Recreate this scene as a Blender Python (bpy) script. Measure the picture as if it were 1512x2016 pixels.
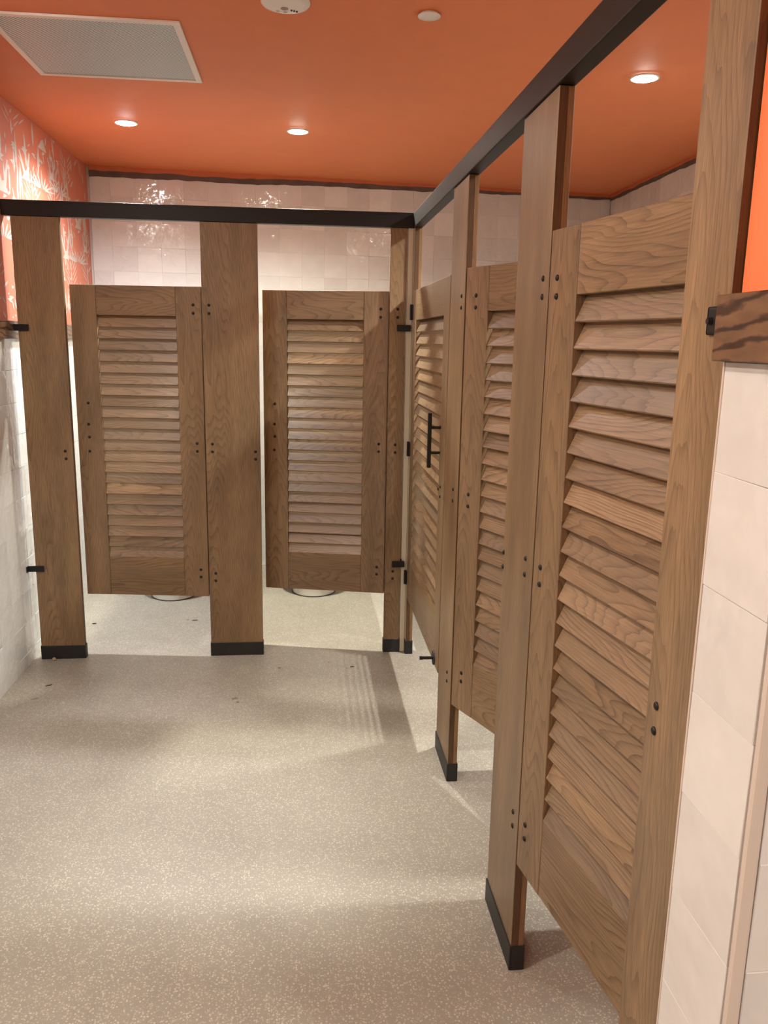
import bpy, bmesh, math, random
from mathutils import Vector, Matrix
random.seed(7)
S = bpy.context.scene
for o in list(bpy.data.objects): bpy.data.objects.remove(o)
COL = S.collection
PI = math.pi

# ------------------------------------------------------------------ camera, world, exposure
YAW, PITCH, ROLL = 0.1029802, 0.2069446, 0.0177281
CAM = Vector((-0.5312914, -3.9822391, 1.5883874))
fw = Vector((math.sin(YAW)*math.cos(PITCH), math.cos(YAW)*math.cos(PITCH), -math.sin(PITCH)))
ri = Vector((math.cos(YAW), -math.sin(YAW), 0)); up = ri.cross(fw)
r2 = math.cos(ROLL)*ri + math.sin(ROLL)*up; u2 = -math.sin(ROLL)*ri + math.cos(ROLL)*up
cd = bpy.data.cameras.new('camera'); cam = bpy.data.objects.new('camera', cd); COL.objects.link(cam)
cd.sensor_fit = 'VERTICAL'; cd.sensor_height = 36; cd.lens = 1598.356/2016*36; cd.clip_start = 0.02
M3 = Matrix((r2, u2, -fw)).transposed()
cam.matrix_world = Matrix.Translation(CAM) @ M3.to_4x4()
S.camera = cam
w = bpy.data.worlds.new('world'); S.world = w; w.use_nodes = True
w.node_tree.nodes['Background'].inputs[0].default_value = (1.0, 0.9, 0.8, 1)
w.node_tree.nodes['Background'].inputs[1].default_value = 0.05
vs = S.view_settings; vs.view_transform = 'Standard'; vs.look = 'None'; vs.gamma = 1; vs.use_curve_mapping = False
vs.exposure = 0.98
SPOT = 62.0          # watts of a ceiling downlight
SPOT_SIZE, SPOT_BLEND = math.radians(154), 1.0
# (x, y, tint, power factor); the first three are in the photograph, the others are outside the frame, the last two being added fill lamps
LAMPS = [(-1.398, 0.492, (.97, .99, 1.0), 2.15), (-.545, .515, (1.0, .97, .82), 3.1), (.835, -.575, (1.0, .98, .90), 3.5),
         (-1.40, -1.16, (1.0, .98, .90), .55), (.835, -1.95, (1.0, .99, .94), 1.5),
         (-1.40, -2.80, (1.0, .95, .84), 1.25), (-1.2, -4.4, (1.0, .97, .88), .5), (.9, -4.6, (1.0, .97, .88), 2.4)]
LAMP_LABEL = ['round ceiling downlight at far left, whitest glow, nearest the patterned wall',
              'round ceiling downlight in the middle with a warm yellow glow',
              'round ceiling downlight right of the black headrail, over the side stalls',
              'round ceiling downlight between the square vent and the patterned wall',
              'round ceiling downlight above the nearest side stall',
              'round ceiling downlight at left above the open floor, ahead of the viewer', 'round ceiling downlight behind the viewer on the left', 'round ceiling downlight behind the viewer on the right']

# unseen fill bars added on the left wall to brighten the side row
FILL_BARS = [(-2.95, 4.5), (-4.1, 5.)]

# ------------------------------------------------------------------ node helpers
def new_mat(name):
    m = bpy.data.materials.new(name); m.use_nodes = True
    nt = m.node_tree; b = nt.nodes['Principled BSDF']
    return m, nt, b
def N(nt, typ, **kw):
    n = nt.nodes.new(typ)
    for k, v in kw.items():
        if k.startswith('_'): setattr(n, k[1:], v)
        else: n.inputs[k.replace('__', ' ')].default_value = v
    return n
def L(nt, a, b): nt.links.new(a, b)
def mix(nt, fac, a, b, mode='MIX'):
    n = nt.nodes.new('ShaderNodeMix'); n.data_type = 'RGBA'; n.blend_type = mode
    for sock, v in ((n.inputs[0], fac), (n.inputs[6], a), (n.inputs[7], b)):
        if hasattr(v, 'links'): L(nt, v, sock)
        else: sock.default_value = v if not isinstance(v, tuple) else (*v, 1)[:4]
    return n.outputs[2]
def maprange(nt, v, a, b, c=0., d=1.):
    n = nt.nodes.new('ShaderNodeMapRange'); L(nt, v, n.inputs[0])
    for i, q in enumerate((a, b, c, d)): n.inputs[i+1].default_value = q
    return n.outputs[0]
def plain(name, c, rough=.5, metal=0., noise=0., spec=None):
    m, nt, b = new_mat(name)
    b.inputs['Base Color'].default_value = (*c, 1); b.inputs['Roughness'].default_value = rough; b.inputs['Metallic'].default_value = metal
    if spec is not None: b.inputs['Specular IOR Level'].default_value = spec
    if noise:
        t = N(nt, 'ShaderNodeTexCoord'); n = N(nt, 'ShaderNodeTexNoise', Scale=9., Detail=5.)
        L(nt, t.outputs['Object'], n.inputs['Vector'])
        f = maprange(nt, n.outputs[0], .3, .7, 1-noise, 1+noise)
        L(nt, mix(nt, 1., tuple(c), f, 'MULTIPLY'), b.inputs['Base Color'])
    return m

def wood(name, along, light, dark, period=.008, ring=.5, fibre=.35, blotch=.3, vary=.16, rough=.42, dist=5.):
    """oak: rings cut at a shallow angle, fine fibres, pores, blotches; every board gets its own piece of the log"""
    m, nt, b = new_mat(name)
    tc = N(nt, 'ShaderNodeTexCoord'); oi = N(nt, 'ShaderNodeObjectInfo')
    wn = N(nt, 'ShaderNodeTexWhiteNoise', _noise_dimensions='1D'); L(nt, oi.outputs['Random'], wn.inputs['W'])
    off = N(nt, 'ShaderNodeVectorMath', _operation='MULTIPLY_ADD'); L(nt, wn.outputs['Color'], off.inputs[0])
    if along == 'Z': off.inputs[1].default_value = (.16, .0, 9.); off.inputs[2].default_value = (-.08, .0, -4.5)
    else: off.inputs[1].default_value = (9., .0, .10); off.inputs[2].default_value = (-4.5, .0, -.05)
    add = N(nt, 'ShaderNodeVectorMath', _operation='ADD'); L(nt, tc.outputs['Object'], add.inputs[0]); L(nt, off.outputs[0], add.inputs[1])
    def mp(across, al):
        n = N(nt, 'ShaderNodeVectorMath', _operation='MULTIPLY'); L(nt, add.outputs[0], n.inputs[0])
        n.inputs[1].default_value = (across, across, al) if along == 'Z' else (al, across, across)
        return n.outputs[0]
    sep = N(nt, 'ShaderNodeVectorMath', _operation='ADD'); L(nt, wn.outputs['Color'], sep.inputs[1])
    # slow warp that makes the arches
    n1 = N(nt, 'ShaderNodeTexNoise', Scale=1., Detail=2., Roughness=.5); L(nt, mp(7., 1.3), n1.inputs['Vector'])
    n2 = N(nt, 'ShaderNodeTexNoise', Scale=1., Detail=3., Roughness=.55); L(nt, mp(30., 5.), n2.inputs['Vector'])
    w_ = N(nt, 'ShaderNodeVectorMath', _operation='MULTIPLY_ADD'); L(nt, n1.outputs['Color'], w_.inputs[0]); w_.inputs[1].default_value = (.11, .11, .11)
    L(nt, mp(1., .07), w_.inputs[2])
    wv = N(nt, 'ShaderNodeTexWave', _wave_type='RINGS', _rings_direction='Y', _wave_profile='SAW', Scale=.314/period, Distortion=dist, Detail=2.)
    wv.inputs['Detail Scale'].default_value = .6
    L(nt, w_.outputs[0], wv.inputs['Vector'])
    rf_ = maprange(nt, wv.outputs['Fac'], .30, 1.); pw_ = N(nt, 'ShaderNodeMath', _operation='POWER'); L(nt, rf_, pw_.inputs[0]); pw_.inputs[1].default_value = 2.2; rf = pw_.outputs[0]
    n3 = N(nt, 'ShaderNodeTexNoise', Scale=1., Detail=3., Roughness=.6); L(nt, mp(420., 14.), n3.inputs['Vector'])
    n4 = N(nt, 'ShaderNodeTexNoise', Scale=1., Detail=3.); L(nt, mp(9., 1.6), n4.inputs['Vector'])
    rmask = maprange(nt, n2.outputs[0], .3, .7, ring*.35, ring)
    mm = N(nt, 'ShaderNodeMath', _operation='MULTIPLY'); L(nt, rf, mm.inputs[0]); L(nt, rmask, mm.inputs[1])
    c = mix(nt, mm.outputs[0], light, dark)
    f3 = maprange(nt, n3.outputs[0], .35, .7, 1+fibre*.35, 1-fibre)
    c = mix(nt, 1., c, f3, 'MULTIPLY')
    f4 = maprange(nt, n4.outputs[0], .3, .7, 1-blotch*.6, 1+blotch*.6)
    c = mix(nt, 1., c, f4, 'MULTIPLY')
    fr = maprange(nt, oi.outputs['Random'], 0., 1., 1-vary, 1+vary)
    c = mix(nt, 1., c, fr, 'MULTIPLY')
    g = N(nt, 'ShaderNodeMath', _operation='MULTIPLY'); L(nt, wn.outputs['Value'], g.inputs[0]); g.inputs[1].default_value = vary*1.6
    c = mix(nt, g.outputs[0], c, tuple(.5*(x+sum(light)/3) for x in light))
    L(nt, c, b.inputs['Base Color'])
    b.inputs['Roughness'].default_value = rough
    bp = N(nt, 'ShaderNodeBump', Strength=.12, Distance=.001); L(nt, n3.outputs[0], bp.inputs['Height']); L(nt, bp.outputs[0], b.inputs['Normal'])
    return m

WL, WD = (.250, .157, .078), (.100, .058, .028)
M = {}
M['oak_upright'] = wood('oak_upright', 'Z', WL, WD, period=.0065, ring=.75, fibre=.38, blotch=.45, vary=.08, rough=.45, dist=3.5)
M['oak_rail'] = wood('oak_rail', 'X', WL, WD, period=.0065, ring=1., fibre=.25, blotch=.35, vary=.10, rough=.42)
M['oak_slat'] = wood('oak_slat', 'X', (.268, .172, .092), (.100, .058, .031), period=.0065, ring=1., fibre=.3, blotch=.32, vary=.2, rough=.33, dist=7.)
M['oak_dark'] = wood('oak_dark', 'Z', (.10, .05, .018), (.05, .024, .009), period=.012, ring=.5, fibre=.35, vary=.05, rough=.5)
M['oak_edge'] = wood('oak_edge', 'Z', (.23, .13, .055), (.11, .056, .024), period=.010, ring=.5, fibre=.35, vary=.05, rough=.5)
M['black'] = plain('black_powder_coat', (.010, .009, .009), .5, spec=.35)
M['shoe'] = plain('black_shoe', (.013, .012, .012), .55, noise=.2)
M['pale_strip'] = plain('pale_strip', (.55, .50, .38), .4)
M['white_plastic'] = plain('white_plastic', (.74, .68, .62), .4)
M['dark_hole'] = plain('dark_hole', (.02, .015, .012), .8)
M['porcelain'] = plain('porcelain', (.74, .72, .68), .12)
M['caulk'] = plain('dark_caulk', (.06, .05, .04), .6)
M['ceiling'] = plain('ceiling_paint', (.72, .205, .070), .62, noise=.025)
M['ceiling_dark'] = plain('ceiling_paint_edge', (.50, .13, .048), .55, noise=.1)
M['raw_strip'] = plain('raw_backer', (.115, .078, .066), .8, noise=.25)
M['orange_wall'] = plain('orange_wall', (.90, .225, .085), .5, noise=.02)
M['coral'] = plain('coral_paper', (.58, .18, .105), .6, noise=.03)
M['print'] = plain('cream_print', (.54, .48, .41), .6)
M['grout'] = plain('grout', (.68, .645, .615), .4, noise=.03)
M['trim_metal'] = plain('trim_metal', (.60, .52, .45), .35)
M['plaster'] = plain('plaster', (.70, .62, .55), .7, noise=.03)
M['stain'] = plain('stain', (.20, .165, .12), .6, noise=.2)
M['crumb'] = plain('crumb', (.10, .075, .04), .8, noise=.3)
M['pebble'] = plain('pebble', (.38, .28, .15), .8, noise=.3)

def oak_cap():
    m, nt, b = new_mat('oak_chair_rail')
    tc = N(nt, 'ShaderNodeTexCoord')
    mp = N(nt, 'ShaderNodeMapping'); L(nt, tc.outputs['Object'], mp.inputs[0])
    mp.inputs['Rotation'].default_value = (.42, 0, 0); mp.inputs['Scale'].default_value = (1, .28, 1)
    wv = N(nt, 'ShaderNodeTexWave', _wave_type='BANDS', _bands_direction='Z', _wave_profile='SIN', Scale=13., Distortion=7., Detail=4.)
    wv.inputs['Detail Scale'].default_value = 2.2
    L(nt, mp.outputs[0], wv.inputs[0])
    n = N(nt, 'ShaderNodeTexNoise', Scale=60., Detail=4.); L(nt, mp.outputs[0], n.inputs['Vector'])
    f = maprange(nt, wv.outputs['Fac'], .62, .97)
    c = mix(nt, f, (.165, .088, .045), (.045, .022, .012))
    c = mix(nt, 1., c, maprange(nt, n.outputs[0], .3, .7, .75, 1.2), 'MULTIPLY')
    L(nt, c, b.inputs['Base Color']); b.inputs['Roughness'].default_value = .38
    return m
M['oak_cap'] = oak_cap()

def tile_mat(name, c, vary=.05, rough_lo=.12, rough_hi=.7):
    m, nt, b = new_mat(name)
    tc = N(nt, 'ShaderNodeTexCoord'); oi = N(nt, 'ShaderNodeObjectInfo')
    wn = N(nt, 'ShaderNodeTexWhiteNoise', _noise_dimensions='1D'); L(nt, oi.outputs['Random'], wn.inputs['W'])
    off = N(nt, 'ShaderNodeVectorMath', _operation='MULTIPLY_ADD'); L(nt, wn.outputs['Color'], off.inputs[0]); off.inputs[1].default_value = (20, 20, 20)
    L(nt, tc.outputs['Object'], off.inputs[2])
    n = N(nt, 'ShaderNodeTexNoise', Scale=14., Detail=2.); L(nt, off.outputs[0], n.inputs['Vector'])
    n2 = N(nt, 'ShaderNodeTexNoise', Scale=75., Detail=2.); L(nt, off.outputs[0], n2.inputs['Vector'])
    f = maprange(nt, oi.outputs['Random'], 0, 1, 1-vary, 1+vary)
    col = mix(nt, 1., c, f, 'MULTIPLY')
    col = mix(nt, 1., col, maprange(nt, n.outputs[0], .3, .7, .97, 1.03), 'MULTIPLY')
    L(nt, col, b.inputs['Base Color']); b.inputs['Roughness'].default_value = .06
    n3 = N(nt, 'ShaderNodeTexNoise', Scale=22., Detail=1.); L(nt, off.outputs[0], n3.inputs['Vector'])
    hm = N(nt, 'ShaderNodeMath', _operation='MULTIPLY'); L(nt, n2.outputs[0], hm.inputs[0]); L(nt, maprange(nt, n3.outputs[0], .52, .70, rough_lo, rough_hi), hm.inputs[1])
    h = N(nt, 'ShaderNodeMath', _operation='ADD'); L(nt, hm.outputs[0], h.inputs[0]); L(nt, n.outputs[0], h.inputs[1])
    bp = N(nt, 'ShaderNodeBump', Strength=.55, Distance=.005); L(nt, h.outputs[0], bp.inputs['Height']); L(nt, bp.outputs[0], b.inputs['Normal'])
    return m
M['tile'] = tile_mat('zellige_glaze', (.665, .665, .65), .075)
M['tile_smooth'] = tile_mat('smooth_glaze', (.68, .665, .64), .045, .05, .12)

def floor_mat():
    m, nt, b = new_mat('terrazzo')
    tc = N(nt, 'ShaderNodeTexCoord')
    def vor(s, **k):
        v = N(nt, 'ShaderNodeTexVoronoi', Scale=s, **k); L(nt, tc.outputs['Object'], v.inputs['Vector']); return v
    v1, v2 = vor(150.), vor(330.)
    cv = N(nt, 'ShaderNodeSeparateColor'); L(nt, v1.outputs['Color'], cv.inputs[0])
    cv2 = N(nt, 'ShaderNodeSeparateColor'); L(nt, v2.outputs['Color'], cv2.inputs[0])
    nb = N(nt, 'ShaderNodeTexNoise', Scale=1.6, Detail=4.); L(nt, tc.outputs['Object'], nb.inputs['Vector'])
    nd = N(nt, 'ShaderNodeTexNoise', Scale=7., Detail=5., Roughness=.65); L(nt, tc.outputs['Object'], nd.inputs['Vector'])
    base = mix(nt, maprange(nt, nb.outputs[0], .35, .65), (.300, .280, .232), (.290, .266, .222))
    chip = mix(nt, cv.outputs[1], (.53, .495, .405), (.38, .345, .29))
    d1 = maprange(nt, v1.outputs['Distance'], .30, .44, 1., 0.)
    k1 = maprange(nt, cv.outputs[0], .30, .34); mk = N(nt, 'ShaderNodeMath', _operation='MULTIPLY'); L(nt, d1, mk.inputs[0]); L(nt, k1, mk.inputs[1])
    c = mix(nt, mk.outputs[0], base, chip)
    k2 = maprange(nt, cv2.outputs[0], .70, .74); mk2 = N(nt, 'ShaderNodeMath', _operation='MULTIPLY'); L(nt, k2, mk2.inputs[0])
    L(nt, maprange(nt, v2.outputs['Distance'], .3, .42, 1., 0.), mk2.inputs[1])
    c = mix(nt, mk2.outputs[0], c, mix(nt, cv2.outputs[1], (.27, .20, .15), (.62, .54, .45)))
    c = mix(nt, 1., c, maprange(nt, nd.outputs[0], .3, .7, .93, 1.06), 'MULTIPLY')
    L(nt, c, b.inputs['Base Color']); b.inputs['Roughness'].default_value = .42
    return m
M['floor'] = floor_mat()

def grille_mat():
    m, nt, b = new_mat('perforated_metal')
    tc = N(nt, 'ShaderNodeTexCoord')
    mp = N(nt, 'ShaderNodeMapping'); L(nt, tc.outputs['Object'], mp.inputs[0]); mp.inputs['Scale'].default_value = (110, 110, 0); mp.inputs['Rotation'].default_value = (0, 0, PI/4)
    v = N(nt, 'ShaderNodeTexVoronoi', Scale=1., Randomness=0.); L(nt, mp.outputs[0], v.inputs['Vector'])
    L(nt, mix(nt, maprange(nt, v.outputs['Distance'], .30, .38), (.05, .05, .05), (.62, .69, .70)), b.inputs['Base Color'])
    b.inputs['Roughness'].default_value = .45
    return m
M['grille'] = grille_mat()
def emit(name, c, s):
    m, nt, b = new_mat(name); b.inputs['Emission Color'].default_value = (*c, 1); b.inputs['Emission Strength'].default_value = s
    b.inputs['Base Color'].default_value = (.8, .8, .8, 1); return m

# ------------------------------------------------------------------ mesh helpers
def box(bm, x0, x1, y0, y1, z0, z1, bev=0.):
    r = bmesh.ops.create_cube(bm, size=1.)
    for v in r['verts']:
        v.co = Vector(((x0+x1)/2+v.co.x*(x1-x0), (y0+y1)/2+v.co.y*(y1-y0), (z0+z1)/2+v.co.z*(z1-z0)))
    if bev:
        es = list({e for v in r['verts'] for e in v.link_edges})
        bmesh.ops.bevel(bm, geom=es, offset=bev, segments=2 if bev > .002 else 1, affect='EDGES', profile=.6)
    return bm
def cyl(bm, p, q, r, r2_=None, n=14):
    p, q = Vector(p), Vector(q); d = q-p
    mt = Matrix.Translation((p+q)/2) @ d.to_track_quat('Z', 'Y').to_matrix().to_4x4()
    bmesh.ops.create_cone(bm, cap_ends=True, segments=n, radius1=r, radius2=r if r2_ is None else r2_, depth=d.length, matrix=mt)
    return bm
def lathe(bm, prof, n=32, c=(0, 0, 0), axis='Z'):
    rings = []
    for r, z in prof:
        if r < 1e-6: rings.append([bm.verts.new((c[0], c[1], c[2]+z))])
        else: rings.append([bm.verts.new((c[0]+r*math.cos(2*PI*k/n), c[1]+r*math.sin(2*PI*k/n), c[2]+z)) for k in range(n)])
    for a, b in zip(rings, rings[1:]):
        for k in range(n):
            k2 = (k+1) % n
            q = [a[k % len(a)], a[k2 % len(a)], b[k2 % len(b)], b[k % len(b)]]
            u = []
            for v in q:
                if v not in u: u.append(v)
            if len(u) > 2: bm.faces.new(u)
    bmesh.ops.recalc_face_normals(bm, faces=bm.faces)
    return bm
def bmn(): return bmesh.new()
def mesh(name, bm, mat, smooth=False):
    me = bpy.data.meshes.new(name); bm.to_mesh(me); bm.free()
    if mat: me.materials.append(mat)
    if smooth:
        for p in me.polygons: p.use_smooth = True
    return me
def place(name, me, parent=None, loc=(0, 0, 0), rot=None):
    o = bpy.data.objects.new(name, me); COL.objects.link(o); o.location = loc
    if rot: o.rotation_euler = rot
    if parent: o.parent = parent
    return o
def mk(name, bm, mat, parent=None, loc=(0, 0, 0), smooth=False): return place(name, mesh(name, bm, mat, smooth), parent, loc)
def tag(o, label=None, cat=None, group=None, kind=None):
    if label: o['label'] = label
    if cat: o['category'] = cat
    if group: o['group'] = group
    if kind: o['kind'] = kind
    return o
def empty(name, loc, rz=0., label=None, cat=None, group=None):
    o = bpy.data.objects.new(name, None); COL.objects.link(o); o.location = loc; o.rotation_euler = (0, 0, rz); o.empty_display_size = .1
    return tag(o, label, cat, group)
def struct(name, bm, mat, loc=(0, 0, 0), rz=0.):
    o = mk(name, bm, mat, None, loc); o.rotation_euler = (0, 0, rz); return tag(o, kind='structure')

# ------------------------------------------------------------------ room shell
XL, ZC = -1.868, 2.637
YF, XR, XS = -6.2, 2.6, 1.665      # front wall, right wall of the wide front part, stall side wall
BACK0 = (-1.856, 1.602); BANG = math.atan(.1)   # the back wall runs slightly askew
BL = 3.56
fl = struct('floor', box(bmn(), -2.0, 2.75, -6.35, 2.15, -.12, 0), M['floor'])
struct('ceiling', box(bmn(), -2.0, 2.75, -6.35, 2.15, ZC, ZC+.1), M['ceiling'])
wl = struct('wall_left', box(bmn(), -2.0, XL-.010, -6.3, 2.1, 0, ZC), M['grout'])
wb = struct('wall_back', box(bmn(), -.15, BL+.35, .010, .14, 0, ZC), M['grout'], (BACK0[0], BACK0[1], 0), BANG)
wr = struct('wall_right', box(bmn(), XS+.010, XS+.15, -2.99, 2.12, 0, ZC), M['grout'])
we = struct('wall_right_end', box(box(bmn(), .0125, 2.7, -3.146, -2.99, 1.5, ZC), .0105, 2.7, -3.146, -2.990, 0, 1.571), M['orange_wall'])
struct('wall_right_front', box(bmn(), XR, XR+.12, -6.3, -3.146, 0, ZC), M['plaster'])
struct('wall_front', box(bmn(), -2.0, 2.75, -6.35, YF, 0, ZC), M['plaster'])

# handmade tiles: a few uneven blanks, each copy tilted a little differently
TP = .152
def tile_mesh(wd, ht, seed, mat='tile', depth=.0100):
    """front face looks along -Y, centred on x and z, back at y=+depth"""
    rnd = random.Random(seed); bm = bmn(); a, h = wd/2-.00015, ht/2-.00015
    j = lambda: rnd.uniform(-.0003, .0003)
    bk = [bm.verts.new((sx*a, depth, sz*h)) for sx, sz in ((-1, -1), (1, -1), (1, 1), (-1, 1))]
    b = .0008
    md = [bm.verts.new((sx*a+j(), b*.8, sz*h+j())) for sx, sz in ((-1, -1), (1, -1), (1, 1), (-1, 1))]
    fr = [bm.verts.new((sx*(a-b)+j(), rnd.uniform(-.0007, .0007), sz*(h-b)+j())) for sx, sz in ((-1, -1), (1, -1), (1, 1), (-1, 1))]
    for p, q in ((bk, md), (md, fr)):
        for k in range(4): bm.faces.new((p[k], p[(k+1) % 4], q[(k+1) % 4], q[k]))
    if rnd.random() < .5: bm.faces.new((fr[0], fr[1], fr[2])); bm.faces.new((fr[0], fr[2], fr[3]))
    else: bm.faces.new((fr[0], fr[1], fr[3])); bm.faces.new((fr[1], fr[2], fr[3]))
    bmesh.ops.recalc_face_normals(bm, faces=bm.faces)
    return mesh('tile', bm, M[mat])
TCACHE = {}
def tile_blank(wd, ht, mat):
    key = (round(wd, 3), round(ht, 3), mat)
    if key not in TCACHE: TCACHE[key] = [tile_mesh(wd, ht, 100*k+int(1e4*wd)+int(1e5*ht), mat) for k in range(7)]
    return random.choice(TCACHE[key])
def tile_field(wall, us, zs, frame, keep, mat='tile'):
    """us, zs: joint positions; frame(u, z) -> location, z-rotation; keep(u, z): its own tile object; the others are joined into one part"""
    rest = bmn(); nrest = 0; n = 0
    for z0, z1 in zip(zs, zs[1:]):
        for u0, u1 in zip(us, us[1:]):
            me = tile_blank(u1-u0, z1-z0, mat)
            loc, rz = frame((u0+u1)/2, (z0+z1)/2)
            rot = (random.gauss(0, .0045), random.gauss(0, .002), rz+random.gauss(0, .0045))
            if keep((u0+u1)/2, (z0+z1)/2) and n < 300:
                place('tile', me, wall, loc, rot); n += 1
            else:
                from mathutils import Euler
                b2 = bmn(); b2.from_mesh(me); b2.transform(Matrix.Translation(loc) @ Euler(rot).to_matrix().to_4x4())
                tmp = bpy.data.meshes.new('tmp'); b2.to_mesh(tmp); b2.free(); rest.from_mesh(tmp); bpy.data.meshes.remove(tmp); nrest += 1
    if nrest: tag(mk('tile_field', rest, M['tile'], wall), kind='stuff')
    else: rest.free()
def joints(a, b, phase, step):
    k = math.ceil((a-phase)/step+.12); out = [a]
    while phase+k*step < b-.02: out.append(phase+k*step); k += 1
    return out+[b]
# back wall (local x along the wall)
zb = joints(0, 2.605, 2.004, TP)
tile_field(wb, joints(0, BL-.02, .122, TP), zb, lambda u, z: ((u, 0, z), 0), lambda u, z: z > 1.55 or (u > 2.2 and z > .9))
# left wall, below the wooden rail
tile_field(wl, joints(-2.02, 1.585, .06, TP), joints(0, 1.571, .823, .1515), lambda u, z: ((XL, u, z), PI/2), lambda u, z: u > -.95)
# stall side wall
tile_field(wr, joints(-2.95, 1.93, .35, TP), joints(0, 2.605, 2.004, TP), lambda u, z: ((XS, u, z), -PI/2), lambda u, z: z > 1.2 and u > -2.2)
# the short return beside the nearest pilaster and its end face
za = joints(0, 1.571, .823, .1520)
tile_field(we, [-3.1455, -2.9905], za, lambda u, z: ((.0, u, z), -PI/2), lambda u, z: True, 'tile_smooth')
tile_field(we, [.020, .172, .324, .476], za, lambda u, z: ((u, -3.157, z), 0), lambda u, z: True, 'tile_smooth')
mk('edge_trim', box(bmn(), -.001, .012, -2.9905, -2.9865, 0, 1.571, .0008), M['trim_metal'], we)
mk('corner_trim', box(bmn(), .001, .0185, -3.1575, -3.1465, 0, 1.571, .004), M['trim_metal'], we)

# wooden rails on the walls
r_ = bmn(); box(r_, -.018, -.0008, -3.176, -2.988, 1.5715, 1.652, .0015); box(r_, -.001, .0120, -3.176, -2.9895, 1.5715, 1.652, .001); box(r_, .0120, 2.55, -3.176, -3.147, 1.5715, 1.652, .001)
tr = struct('trim_1', r_, M['oak_cap'])
tr['label'] = 'dark streaked oak rail between the orange wall and the pale tiles'
r_ = bmn(); box(r_, XL+.0005, XL+.02, -3.2, 1.575, 1.5715, 1.652, .0015)
struct('trim_2', r_, M['oak_cap'])

# patterned paper on the left wall above the rail
paper = mk('wallpaper', box(bmn(), XL-.010, XL, -6.2, 1.597, 1.6525, ZC-.001), M['coral'], wl)
def leaf_print():
    bm = bmn(); rnd = random.Random(3); X = XL+.0007
    def poly(pts):
        pts = [(1.57-(1.57-p[0])*2.1, p[1]) for p in pts]
        if all(1.655 < p[1] < ZC-.004 and p[0] < 1.594 for p in pts): q = X+rnd.uniform(-.0003, .0004); bm.faces.new([bm.verts.new((q, p[0], p[1])) for p in pts])
    def leaf(a, b, ln, wd, ang):      # a pointed stroke starting at (a, b), leaning by ang from upright
        d = (math.sin(ang), math.cos(ang)); n = (d[1], -d[0])
        pt = lambda t, s: (a+d[0]*ln*t+n[0]*wd*s, b+d[1]*ln*t+n[1]*wd*s)
        poly([pt(0, 0), pt(.25, .42), pt(.6, .5), pt(1, .08), pt(1, -.08), pt(.6, -.5), pt(.25, -.42)])
    def dot(a, b, r): poly([(a+r*math.cos(k*PI/5), b+1.15*r*math.sin(k*PI/5)) for k in range(10)])
    def plume(a, b, h):
        for k in range(5): leaf(a+rnd.uniform(-.002, .002), b+k*h/5, h/5, .010, 0)
        m = int(h/.030)
        for k in range(m):
            t = k/m; ln = .055+.045*math.sin(PI*min(1, t+.15)); an = .75-.55*t
            for s in (-1, 1):
                leaf(a+s*.012, b+.04+t*h*.95, ln*rnd.uniform(.6, .95), .0065, s*an+rnd.uniform(-.12, .12))
        for k in range(4): leaf(a+rnd.uniform(-.06, .06), b+h, rnd.uniform(.10, .2), .011, rnd.uniform(-.12, .12))
    def palm(a, b, s=1.):
        poly([(a-.062*s, b), (a+.062*s, b), (a+.035*s, b+.05*s), (a+.02*s, b+.10*s), (a-.01*s, b+.085*s), (a-.03*s, b+.05*s)])
        poly([(a-.03*s, b+.04*s), (a+.0*s, b+.05*s), (a-.035*s, b+.16*s), (a-.07*s, b+.25*s), (a-.085*s, b+.25*s), (a-.06*s, b+.14*s)])
        poly([(a+.0*s, b+.05*s), (a+.035*s, b+.05*s), (a+.055*s, b+.16*s), (a+.075*s, b+.27*s), (a+.06*s, b+.28*s), (a+.03*s, b+.16*s)])
        for k in range(4):
            an = (-2.1, -1.5, 1.4, 2.0)[k]
            leaf(a-.08*s+.012*an, b+.27*s, .06*s, .010, an); leaf(a+.065*s+.012*an, b+.29*s, .06*s, .010, an)
    def fan(a, b):
        for k in range(9): leaf(a+.02*math.sin(-1.4+k*.35), b, rnd.uniform(.06, .1), .010, -1.4+k*.35)
    for col in range(10):
        y0 = 1.55-col*.30
        if y0 < -3: break
        for row in range(-1, 3):
            z0 = 1.58+row*.62+(.31 if col % 2 else 0)
            palm(y0-.10, z0+.02, .55); palm(y0-.24, z0+.44, .5); palm(y0-.03, z0+.52, .4); plume(y0-.02, z0+.30, .34); plume(y0-.20, z0+.20, .30)
            fan(y0-.27, z0+.16); fan(y0-.12, z0+.44)
            for k in range(9): dot(y0-rnd.uniform(.0, .3), z0+rnd.uniform(0, .62), rnd.uniform(.004, .009))
            for k in range(22): leaf(y0-rnd.uniform(0, .3), z0+rnd.uniform(0, .62), rnd.uniform(.025, .06), rnd.uniform(.006, .011), rnd.uniform(-.8, .8))
            for k in range(9): leaf(y0-rnd.uniform(0, .3), z0+rnd.uniform(.0, .2), rnd.uniform(.10, .18), .013, rnd.uniform(-.06, .06))
    return bm
mk('leaf_print', leaf_print(), M['print'], paper)

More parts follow.
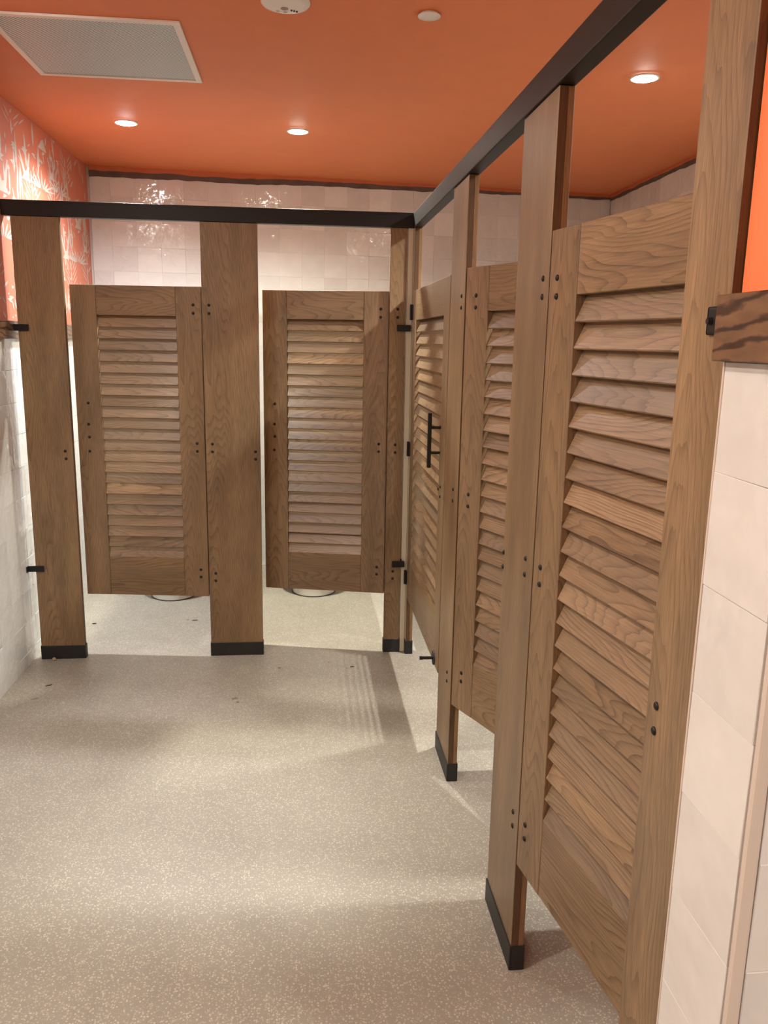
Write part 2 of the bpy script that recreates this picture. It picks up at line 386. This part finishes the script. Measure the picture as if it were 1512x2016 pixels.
# unpainted strip above the tiles and the ragged edge of ceiling paint over it
def ragged(length, z0, z1, zt, depth, seed):
    rnd = random.Random(seed); bm = bmn(); n = int(length/.03); fr, tp = [], []
    cur = 0.
    for k in range(n+1):
        cur = .8*cur+rnd.uniform(-.003, .003)
        zb_ = z0+(z1-z0)*k/n+cur
        fr.append((bm.verts.new((length*k/n, -depth, zb_)), bm.verts.new((length*k/n, 0, zb_)), bm.verts.new((length*k/n, -depth, zt)), bm.verts.new((length*k/n, 0, zt))))
    for a, b in zip(fr, fr[1:]):
        bm.faces.new((a[0], b[0], b[2], a[2])); bm.faces.new((a[0], a[1], b[1], b[0])); bm.faces.new((a[2], b[2], b[3], a[3])); bm.faces.new((a[1], a[3], b[3], b[1]))
    bm.faces.new([fr[0][i] for i in (0, 2, 3, 1)]); bm.faces.new([fr[-1][i] for i in (0, 1, 3, 2)])
    bmesh.ops.recalc_face_normals(bm, faces=bm.faces); return bm
mk('raw_strip', ragged(BL-.02, 2.572, 2.604, ZC-.001, .004, 1), M['raw_strip'], wb, (0, -.0012, 0))
mk('paint_edge', ragged(BL-.02, 2.607, 2.622, ZC-.0005, .006, 2), M['ceiling_dark'], wb, (0, -.0012, 0))
for nm, a, b_, mt, dp, sd in (('raw_strip', 2.595, 2.585, 'raw_strip', .004, 3), ('paint_edge', 2.617, 2.612, 'ceiling_dark', .006, 4)):
    o = mk(nm, ragged(4.9, a, b_, ZC-.0007, dp, sd), M[mt], wr, (XS-.0012, 1.94, 0)); o.rotation_euler = (0, 0, -PI/2)

# stains on the floor
def blob(bm, x, y, r, z=.0004, el=1.8, ang=0., n=11):
    vs_ = []
    for k in range(n):
        a = 2*PI*k/n; q = r*random.uniform(.5, 1.15); dx, dy = q*math.cos(a)*el, q*math.sin(a)
        vs_.append(bm.verts.new((x+dx*math.cos(ang)-dy*math.sin(ang), y+dx*math.sin(ang)+dy*math.cos(ang), z)))
    bm.faces.new(vs_)
for x, y, r, e, a in ((-.836, -.521, .014, 1.5, .9), (-.82, -.56, .009, 1.3, .2), (-.645, -.182, .009, 1.5, .3), (-.312, -.201, .006, 2.5, 0.), (-1.187, .557, .010, 1.2, 0.), (-1.150, .54, .009, 1.9, .1), (-1.72, -.47, .010, 2.2, .4), (-.40, -.12, .005, 1.6, .9)):
    b_ = bmn(); blob(b_, x, y, r, el=e, ang=a); mk('stain', b_, M['stain'], fl)

# ------------------------------------------------------------------ ceiling fixtures
for i, (x, y, tint, pw) in enumerate(LAMPS):
    t = empty('ceiling_downlight', (x, y, ZC), 0, LAMP_LABEL[i], 'light', 'recessed ceiling downlights')
    mk('trim_ring', lathe(bmn(), [(.048, -.001), (.049, -.006), (.057, -.0055), (.059, -.0005), (.048, -.001)], 40), M['white_plastic'], t, smooth=True)
    le = mk('lens', lathe(bmn(), [(0, -.0125), (.020, -.0118), (.036, -.0095), (.0470, -.0055), (.0478, -.001), (0, -.001)], 40), emit('lens_glow', tint, 85.), t, smooth=True)
    ld = bpy.data.lights.new('bulb', 'SPOT'); ld.energy = SPOT*pw; ld.color = tint; ld.spot_size = SPOT_SIZE; ld.spot_blend = SPOT_BLEND; ld.shadow_soft_size = .055
    lo = bpy.data.objects.new('bulb', ld); COL.objects.link(lo); lo.parent = t; lo.location = (0, 0, -.016)
for i, (y, pw) in enumerate(FILL_BARS):  # bars put in as fill from the left, no known fixture
    t = empty('wall_light_bar', (XL, y, 2.32), 0, ['frosted light bar on the left wall, the one closer to the stalls', 'frosted light bar on the left wall, the one behind the viewer'][i], 'light')
    mk('back_plate', box(bmn(), .0006, .025, -.06, .06, -.05, .05, .003), M['black'], t)
    mk('diffuser', box(bmn(), .0255, .085, -.42, .42, -.035, .035, .012), emit('diffuser_glow', (1., .91, .77), 2.5), t)
    ld = bpy.data.lights.new('tube', 'AREA'); ld.shape = 'RECTANGLE'; ld.size = .07; ld.size_y = .84; ld.energy = pw; ld.color = (1., .91, .77)
    lo = bpy.data.objects.new('tube', ld); COL.objects.link(lo); lo.parent = t; lo.location = (.09, 0, 0); lo.rotation_euler = (0, -PI/2, 0)
v = empty('ceiling_vent', (-1.262, -.575, ZC), 0, 'square perforated return air vent with white frame in the orange ceiling', 'vent')
vx, vy, fb = .325, .328, .024
b_ = bmn()
for x0, x1, y0, y1 in ((-vx, vx, -vy, -vy+fb), (-vx, vx, vy-fb, vy), (-vx, -vx+fb, -vy+fb, vy-fb), (vx-fb, vx, -vy+fb, vy-fb)): box(b_, x0, x1, y0, y1, -.009, -.0005, .0015)
mk('frame', b_, M['white_plastic'], v)
mk('perforated_plate', box(bmn(), -vx+fb-.001, vx-fb+.001, -vy+fb-.001, vy-fb+.001, -.005, -.001), M['grille'], v)
d = empty('smoke_detector', (-.577, -1.113, ZC), 0, 'white round detector with sounder slots at the top edge of the ceiling', 'detector')
mk('housing', lathe(bmn(), [(.078, -.0005), (.078, -.004), (.074, -.009), (.056, -.0115), (.030, -.012), (0, -.012)], 40), M['white_plastic'], d, smooth=True)
mk('lens_ring', lathe(bmn(), [(.0125, -.0110), (.0125, -.0135), (.006, -.0140), (0, -.0130)], 20, (-.004, .022, 0)), plain('grey_plastic', (.30, .24, .2), .5), d, smooth=True)
for k in range(3):
    o = mk('sounder_slot', box(bmn(), -.003, .003, -.006, .006, -.0134, -.0105, .001), M['dark_hole'], d, (.018+.0085*k, .034+.004*k, 0))
for k in range(2):
    mk('test_button', lathe(bmn(), [(.006, -.0105), (.006, -.0130), (0, -.0135)], 14, (-.026+.024*k, .046+.006*k, 0)), plain('pale_grey', (.45, .40, .36), .5), d)
mk('sprinkler_cover', lathe(bmn(), [(.030, -.0005), (.030, -.006), (.0375, -.0065), (.0375, -.009), (.02, -.0095), (0, -.0095)], 36), M['white_plastic'], None, (-.1125, -1.084, ZC), smooth=True)
tag(bpy.data.objects['sprinkler_cover'], 'small blank white disc covering a sprinkler in the orange ceiling', 'sprinkler cover')

# ------------------------------------------------------------------ partitions
HB = 2.113                       # underside of the headrail
TH = .033                        # board thickness
sb = bmn(); lathe(sb, [(.0068, 0), (.0066, .0016), (.0048, .0034), (.002, .0042), (0, .0043)], 12)
sb.transform(Matrix.Rotation(PI/2, 4, 'X'))       # head looks along -Y
SCREW = mesh('screw', sb, M['black'], True)
def screws(parent, pts, y=-.0002):
    for x, z in pts: place('screw', SCREW, parent, (x, y, z))
def pilaster(label, loc, rz, width, scr, edges=(1, 1), shoe=True, top=HB-.001, zb=0.):
    """front face on local y=0 looking along -Y, local x from 0 to width"""
    t = empty('pilaster', loc, rz, label, 'pilaster')
    mk('board', box(bmn(), 0, width, .0, .016, zb, top, .0012), M['oak_upright'], t, (0, 0, 0))
    mk('back_board', box(bmn(), 0, width, .0185, TH+.001, zb, top, .0012), M['oak_edge'], t)
    mk('core', box(bmn(), .0012, width-.0012, .0155, .019, zb+.001, top-.001), M['oak_dark'], t)
    for s, on in zip((0, 1), edges):
        if on:
            x0, x1 = (-.0008, .0006) if s == 0 else (width-.0006, width+.0008)
            mk('edge_band', box(bmn(), x0, x1, .0012, .0185, zb+.001, top-.001), M['oak_dark'], t)
    if shoe:
        b = bmn(); e = .0035
        box(b, -e, width+e, -e, .001, .0, .070, .0012); box(b, -e, width+e, TH+.0005, TH+.004, .0, .070, .0012)
        box(b, -e, .0005, .0008, TH+.001, .0, .070); box(b, width-.0005, width+e, .0008, TH+.001, .0, .070)
        mk('shoe', b, M['shoe'], t)
    screws(t, scr)
    return t
def bracket(t, x0, x1, z, d=.022, h=.03):
    b = bmn(); box(b, x0, x1, -.007, -.0005, z-h/2, z+h/2, .002); box(b, x0, x0+.005 if x0 < 0 else x1, -d, -.0005, z-h/2, z+h/2, .001) if x0 < 0 else box(b, x1-.005, x1, -d, -.0005, z-h/2, z+h/2, .001)
    return mk('wall_bracket', b, M['black'], t)
HZ = (1.741, 1.703, 1.088, 1.050, .452, .414)         # hinge screw heights
PZ = (1.741, 1.703, 1.088, 1.050, .437, .399)
# back row, faces the room
p = pilaster('wide oak pilaster at the far left beside the left wall', (-1.828, 0, 0), 0, .209, [(.174, 1.051), (.176, 1.014)])
bracket(p, -.0385, .048, 1.623); bracket(p, -.0385, .040, .470)
p = pilaster('wide oak pilaster standing between the two back wall doors', (-.993, 0, 0), 0, .260, [(.031, z) for z in PZ]+[(.237, 1.051), (.237, 1.014)])
p = pilaster('narrow oak pilaster with pale metal strip, right of the back doors', (-.1095, 0, 0), 0, .0795, [(.039, z) for z in PZ], edges=(1, 0))
b = bmn(); box(b, .0832, .1075, .0, .034, .001, HB-.001, .001); tag(mk('metal_strip', b, M['pale_strip'], p), 'pale beige metal strip')
b = bmn(); box(b, .036, .102, -.014, -.0005, 1.638, 1.668, .002); mk('corner_bracket', b, M['black'], p)
b = bmn(); box(b, .034, .098, -.014, -.0005, .462, .492, .002); box(b, .076, .082, -.010, -.0005, .492, .505, .001); mk('corner_bracket', b, M['black'], p)
# side row, local x runs towards the viewer
RZ = -PI/2
p = pilaster('thin oak post in the corner carrying the hinges of the side door', (0.001, .028, 0), RZ, .058, [], edges=(0, 1))
b = bmn(); box(b, -.0008, .050, -.0015, -.0002, .0755, HB-.001)
tag(mk('face_strip', b, M['pale_strip'], p), 'pale beige face strip')
p = pilaster('oak pilaster between the handled far door and the middle side door', (0, -1.0265, 0), RZ, .258, [(.208, z) for z in HZ[:2]]+[(.178, z) for z in (1.082, 1.042)]+[(.186, .400), (.188, .366)])
p = pilaster('oak pilaster between the middle and the nearest side door', (0, -1.939, 0), RZ, .270, [(.231, 1.730), (.231, 1.691), (.214, 1.088), (.213, 1.048), (.226, .426), (.228, .388), (.006, 1.049), (.004, 1.009)])
p = pilaster('nearest oak pilaster, beside the orange wall and pale tiles', (0, -2.858, 0), RZ, .1285, [(.034, 1.058), (.033, 1.017)], shoe=True)
b = bmn(); box(b, .082, .1285, -.004, -.0005, 1.604, 1.6395, .0035); cyl(b, (.094, -.004, 1.6215), (.094, -.010, 1.6215), .0052, .004, 12)
mk('wall_bracket', b, M['black'], p)
# headrails
hr = empty('headrail', (-1.8675, 0, 0), 0, 'black metal headrail across the top of the two back doors', 'headrail')
b = bmn(); box(b, 0, 1.865, -.005, .039, HB, HB+.068, .003); mk('beam', b, M['black'], hr)
mk('ridge', box(bmn(), 0, 1.865, -.0062, -.0045, HB+.056, HB+.0585), M['black'], hr)
hr = empty('headrail', (0, .036, 0), RZ, 'long black metal headrail above the side doors, running towards the viewer', 'headrail')
b = bmn(); box(b, 0, 3.02, -.006, .036, HB, HB+.066, .003); mk('beam', b, M['black'], hr)
mk('end_bracket', box(bmn(), 2.98, 3.024, -.0062, .0420, HB-.0005, HB+.0665, .001), M['black'], hr)

# louvred doors: hinge on local x=0, leaf runs to sx*w; front looks along -Y
DZ0, DZ1, LZ0, LZ1, NS = .313, 1.825, .510, 1.688, 22
STILE = .120
def slat_mesh(wd):
    bm = bmn(); t = .0072; rise, run = .0572, .0270
    ang = math.atan2(run, rise); ln = math.hypot(rise, run)
    box(bm, -wd/2, wd/2, -t/2, t/2, 0, ln, .0014)
    bm.transform(Matrix.Translation((0, .0040, .0005)) @ Matrix.Rotation(-ang, 4, 'X'))
    return mesh('slat', bm, M['oak_slat'])
def door(label, loc, rz, w_, sx, hinge_scr, latch_scr, parts=()):
    t = empty('louvered_door', loc, rz, label, 'door')
    X = lambda a, b: (min(sx*a, sx*b), max(sx*a, sx*b))
    for a, b in ((0, STILE), (w_-STILE, w_)):
        x0, x1 = X(a, b); mk('stile', box(bmn(), x0-(x0+x1)/2, x1-(x0+x1)/2, 0, TH, DZ0, DZ1, .0014), M['oak_upright'], t, ((x0+x1)/2, 0, 0))
    x0, x1 = X(STILE+.0006, w_-STILE-.0006); xm = (x0+x1)/2
    mk('top_rail', box(bmn(), x0-xm, x1-xm, .0012, TH-.001, -(DZ1-LZ1)/2, (DZ1-LZ1)/2, .0012), M['oak_rail'], t, (xm, 0, (DZ1+LZ1)/2))
    mk('bottom_rail', box(bmn(), x0-xm, x1-xm, .0012, TH-.001, -(LZ0-DZ0)/2, (LZ0-DZ0)/2, .0012), M['oak_rail'], t, (xm, 0, (DZ0+LZ0)/2))
    sm = slat_mesh(x1-x0-.0006); st = (LZ1-LZ0)/NS
    for k in range(NS): place('slat', sm, t, (xm, 0, LZ0+k*st-.0015), (random.gauss(0, .006), 0, 0))
    screws(t, [(sx*.038, z) for z in hinge_scr]); screws(t, [(sx*(w_-a), z) for a, z in latch_scr])
    return t
LATCH = [(.058, 1.274), (.055, 1.172), (.055, 1.110), (.053, 1.041)]
door('oak louvered door at the left of the back row, set slightly ajar', (-.999, .012, 0), -math.radians(6.3), .616, -1, HZ, LATCH)
door('oak louvered door at the right of the back row, ajar, beside the corner', (-.1125, .022, 0), -math.radians(12.2), .622, -1, HZ, LATCH)
fd = door('widest oak louvered door in the far corner with black pull handle', (-.0015, -.034, 0), RZ, .986, 1, [], [(.072, 1.047), (.072, 1.008), (.118, 1.03)])
md = door('middle oak louvered side door, swung well inward behind its neighbour pilaster', (0.001, -1.3015, 0), RZ+math.radians(23.5), .628, 1, [], [])
screws(md, [(.056, z) for z in (1.737, 1.700, 1.092, 1.052, .455, .424)])
nd_ = door('nearest oak louvered side door, largest in view, slightly ajar inward', (0.0, -2.2175, 0), RZ+math.radians(9.6), .640, 1, [], [])
screws(nd_, [(.036, z) for z in (1.726, 1.688, 1.094, 1.054, .445, .408)])
# hinges, pull and stop of the far corner door
for z in (1.727, 1.072, .415):
    b = bmn(); cyl(b, (-.004, -.008, z-.036), (-.004, -.008, z+.036), .0065, None, 12); box(b, -.026, .016, -.0045, -.0008, z-.034, z+.034, .001)
    for k in (-.012, .012): cyl(b, (-.004, -.008, z+k-.001), (-.004, -.008, z+k+.001), .0075, None, 12)
    mk('hinge', b, M['black'], fd)
b = bmn(); box(b, .872, .888, -.050, -.036, 1.115, 1.325, .0015)
for z in (1.173, 1.270): cyl(b, (.880, -.040, z), (.880, -.0004, z), .0055, None, 12)
mk('pull_handle', b, M['black'], fd)
b = bmn(); cyl(b, (.886, -.0002, .338), (.886, -.005, .338), .030, .028, 24); cyl(b, (.886, -.004, .338), (.886, -.050, .338), .0065, None, 12); cyl(b, (.886, -.046, .338), (.886, -.058, .338), .0078, None, 12)
mk('door_stop', b, M['black'], fd)

# dividers between the stalls, behind the pilasters
def divider(label, x0, x1, y0, y1):
    t = empty('stall_divider', ((x0+x1)/2, (y0+y1)/2, 0), 0, label, 'divider'); cx, cy = (x0+x1)/2, (y0+y1)/2
    mk('panel', box(bmn(), x0-cx, x1-cx, y0-cy, y1-cy, .313, 1.82, .0015), M['oak_upright'], t)
    return t
divider('oak divider panel between the two back stalls', -.878, -.848, .0345, 1.655)
divider('oak divider panel at the corner, behind the narrow corner pilaster', -.010, .020, .0645, 1.745)
divider('oak divider panel behind the pilaster left of the middle side door', .0345, XS-.004, -1.170, -1.140)
divider('oak divider panel behind the pilaster left of the nearest side door', .0345, XS-.004, -2.09, -2.06)

# toilets in the back stalls
def oval(w_, f, bk, n=28):     # half width, front y, back y -> outline with round front
    pts = []; cy = f+w_*1.05
    for k in range(n):
        a = PI+PI*k/(n-1)
        pts.append((w_*math.cos(a), cy+w_*1.05*math.sin(a)))
    return pts+[(w_, bk), (-w_, bk)]
def loft(bm, rings):
    rs = [[bm.verts.new((x, y, z)) for x, y in pts] for pts, z in rings]
    for a, b in zip(rs, rs[1:]):
        n = len(a)
        for k in range(n): bm.faces.new((a[k], a[(k+1) % n], b[(k+1) % n], b[k]))
    bm.faces.new(rs[0][::-1]); bm.faces.new(rs[-1]); bmesh.ops.recalc_face_normals(bm, faces=bm.faces); return bm
for x, y, side, yb in ((-1.325, .905, 'left', 1.640), (-.445, .945, 'right', 1.725)):
    t = empty('toilet', (x, y, 0), BANG*.8, 'white floor mounted toilet behind the %s back wall door' % side, 'toilet'); D = yb-y
    mk('base_seal', loft(bmn(), [(oval(.142, -.004, D*.85), .0005), (oval(.140, -.003, D*.85), .006)]), M['caulk'], t)
    mk('bowl', loft(bmn(), [(oval(.136, 0, D*.85), .0062), (oval(.132, .004, D*.85), .06), (oval(.130, .01, D*.85), .16), (oval(.15, -.01, D*.86), .26), (oval(.178, -.04, D*.86), .34), (oval(.186, -.05, D*.86), .385)]), M['porcelain'], t, smooth=False)
    mk('seat', loft(bmn(), [(oval(.190, -.055, .42), .386), (oval(.190, -.055, .42), .405)]), M['porcelain'], t)
    mk('lid', loft(bmn(), [(oval(.188, -.052, .43), .406), (oval(.186, -.05, .43), .425)]), M['porcelain'], t)
    mk('tank', box(bmn(), -.20, .20, D*.74, D-.045, .40, .74, .02), M['porcelain'], t)
    mk('tank_lid', box(bmn(), -.21, .21, D*.72, D-.042, .741, .775, .008), M['porcelain'], t)
    b = bmn(); cyl(b, (-.15, D*.74, .68), (-.15, D*.74-.02, .68), .012); box(b, -.16, -.08, D*.74-.028, D*.74-.018, .672, .688, .003); mk('flush_lever', b, plain('chrome', (.7, .7, .7), .15, 1.), t)

# small litter on the floor
def lump(name, label, cat, loc, sx, sy, sz, mat, seed, rz=0.):
    rnd = random.Random(seed); bm = bmn(); bmesh.ops.create_icosphere(bm, subdivisions=2, radius=1.)
    for v in bm.verts: v.co *= rnd.uniform(.82, 1.1); v.co = Vector((v.co.x*sx, v.co.y*sy, max(v.co.z, -.8)*sz))
    o = mk(name, bm, mat, None, (loc[0], loc[1], sz*.8), smooth=True); o.rotation_euler = (0, 0, rz); return tag(o, label, cat)
lump('pebble', 'small tan pebble against the shoe of the far left pilaster', 'pebble', (-1.765, -.022), .010, .010, .009, M['pebble'], 1)
lump('seed_husk', 'small black husk on the floor under the left back door', 'litter', (-1.700, .512), .013, .006, .003, M['dark_hole'], 2, .1)
lump('twig', 'thin dark twig on the floor near the left wall', 'litter', (-1.700, -.33), .016, .0032, .003, M['crumb'], 3, .5)
lump('leaf_scrap', 'brown leaf scrap on the floor in the left back stall', 'litter', (-1.145, .545), .016, .007, .002, M['crumb'], 4, .1)
lump('bark_crumb', 'tiny brown crumb on the floor beneath the far corner', 'litter', (-.285, -.19), .012, .004, .0025, M['crumb'], 5, .2)
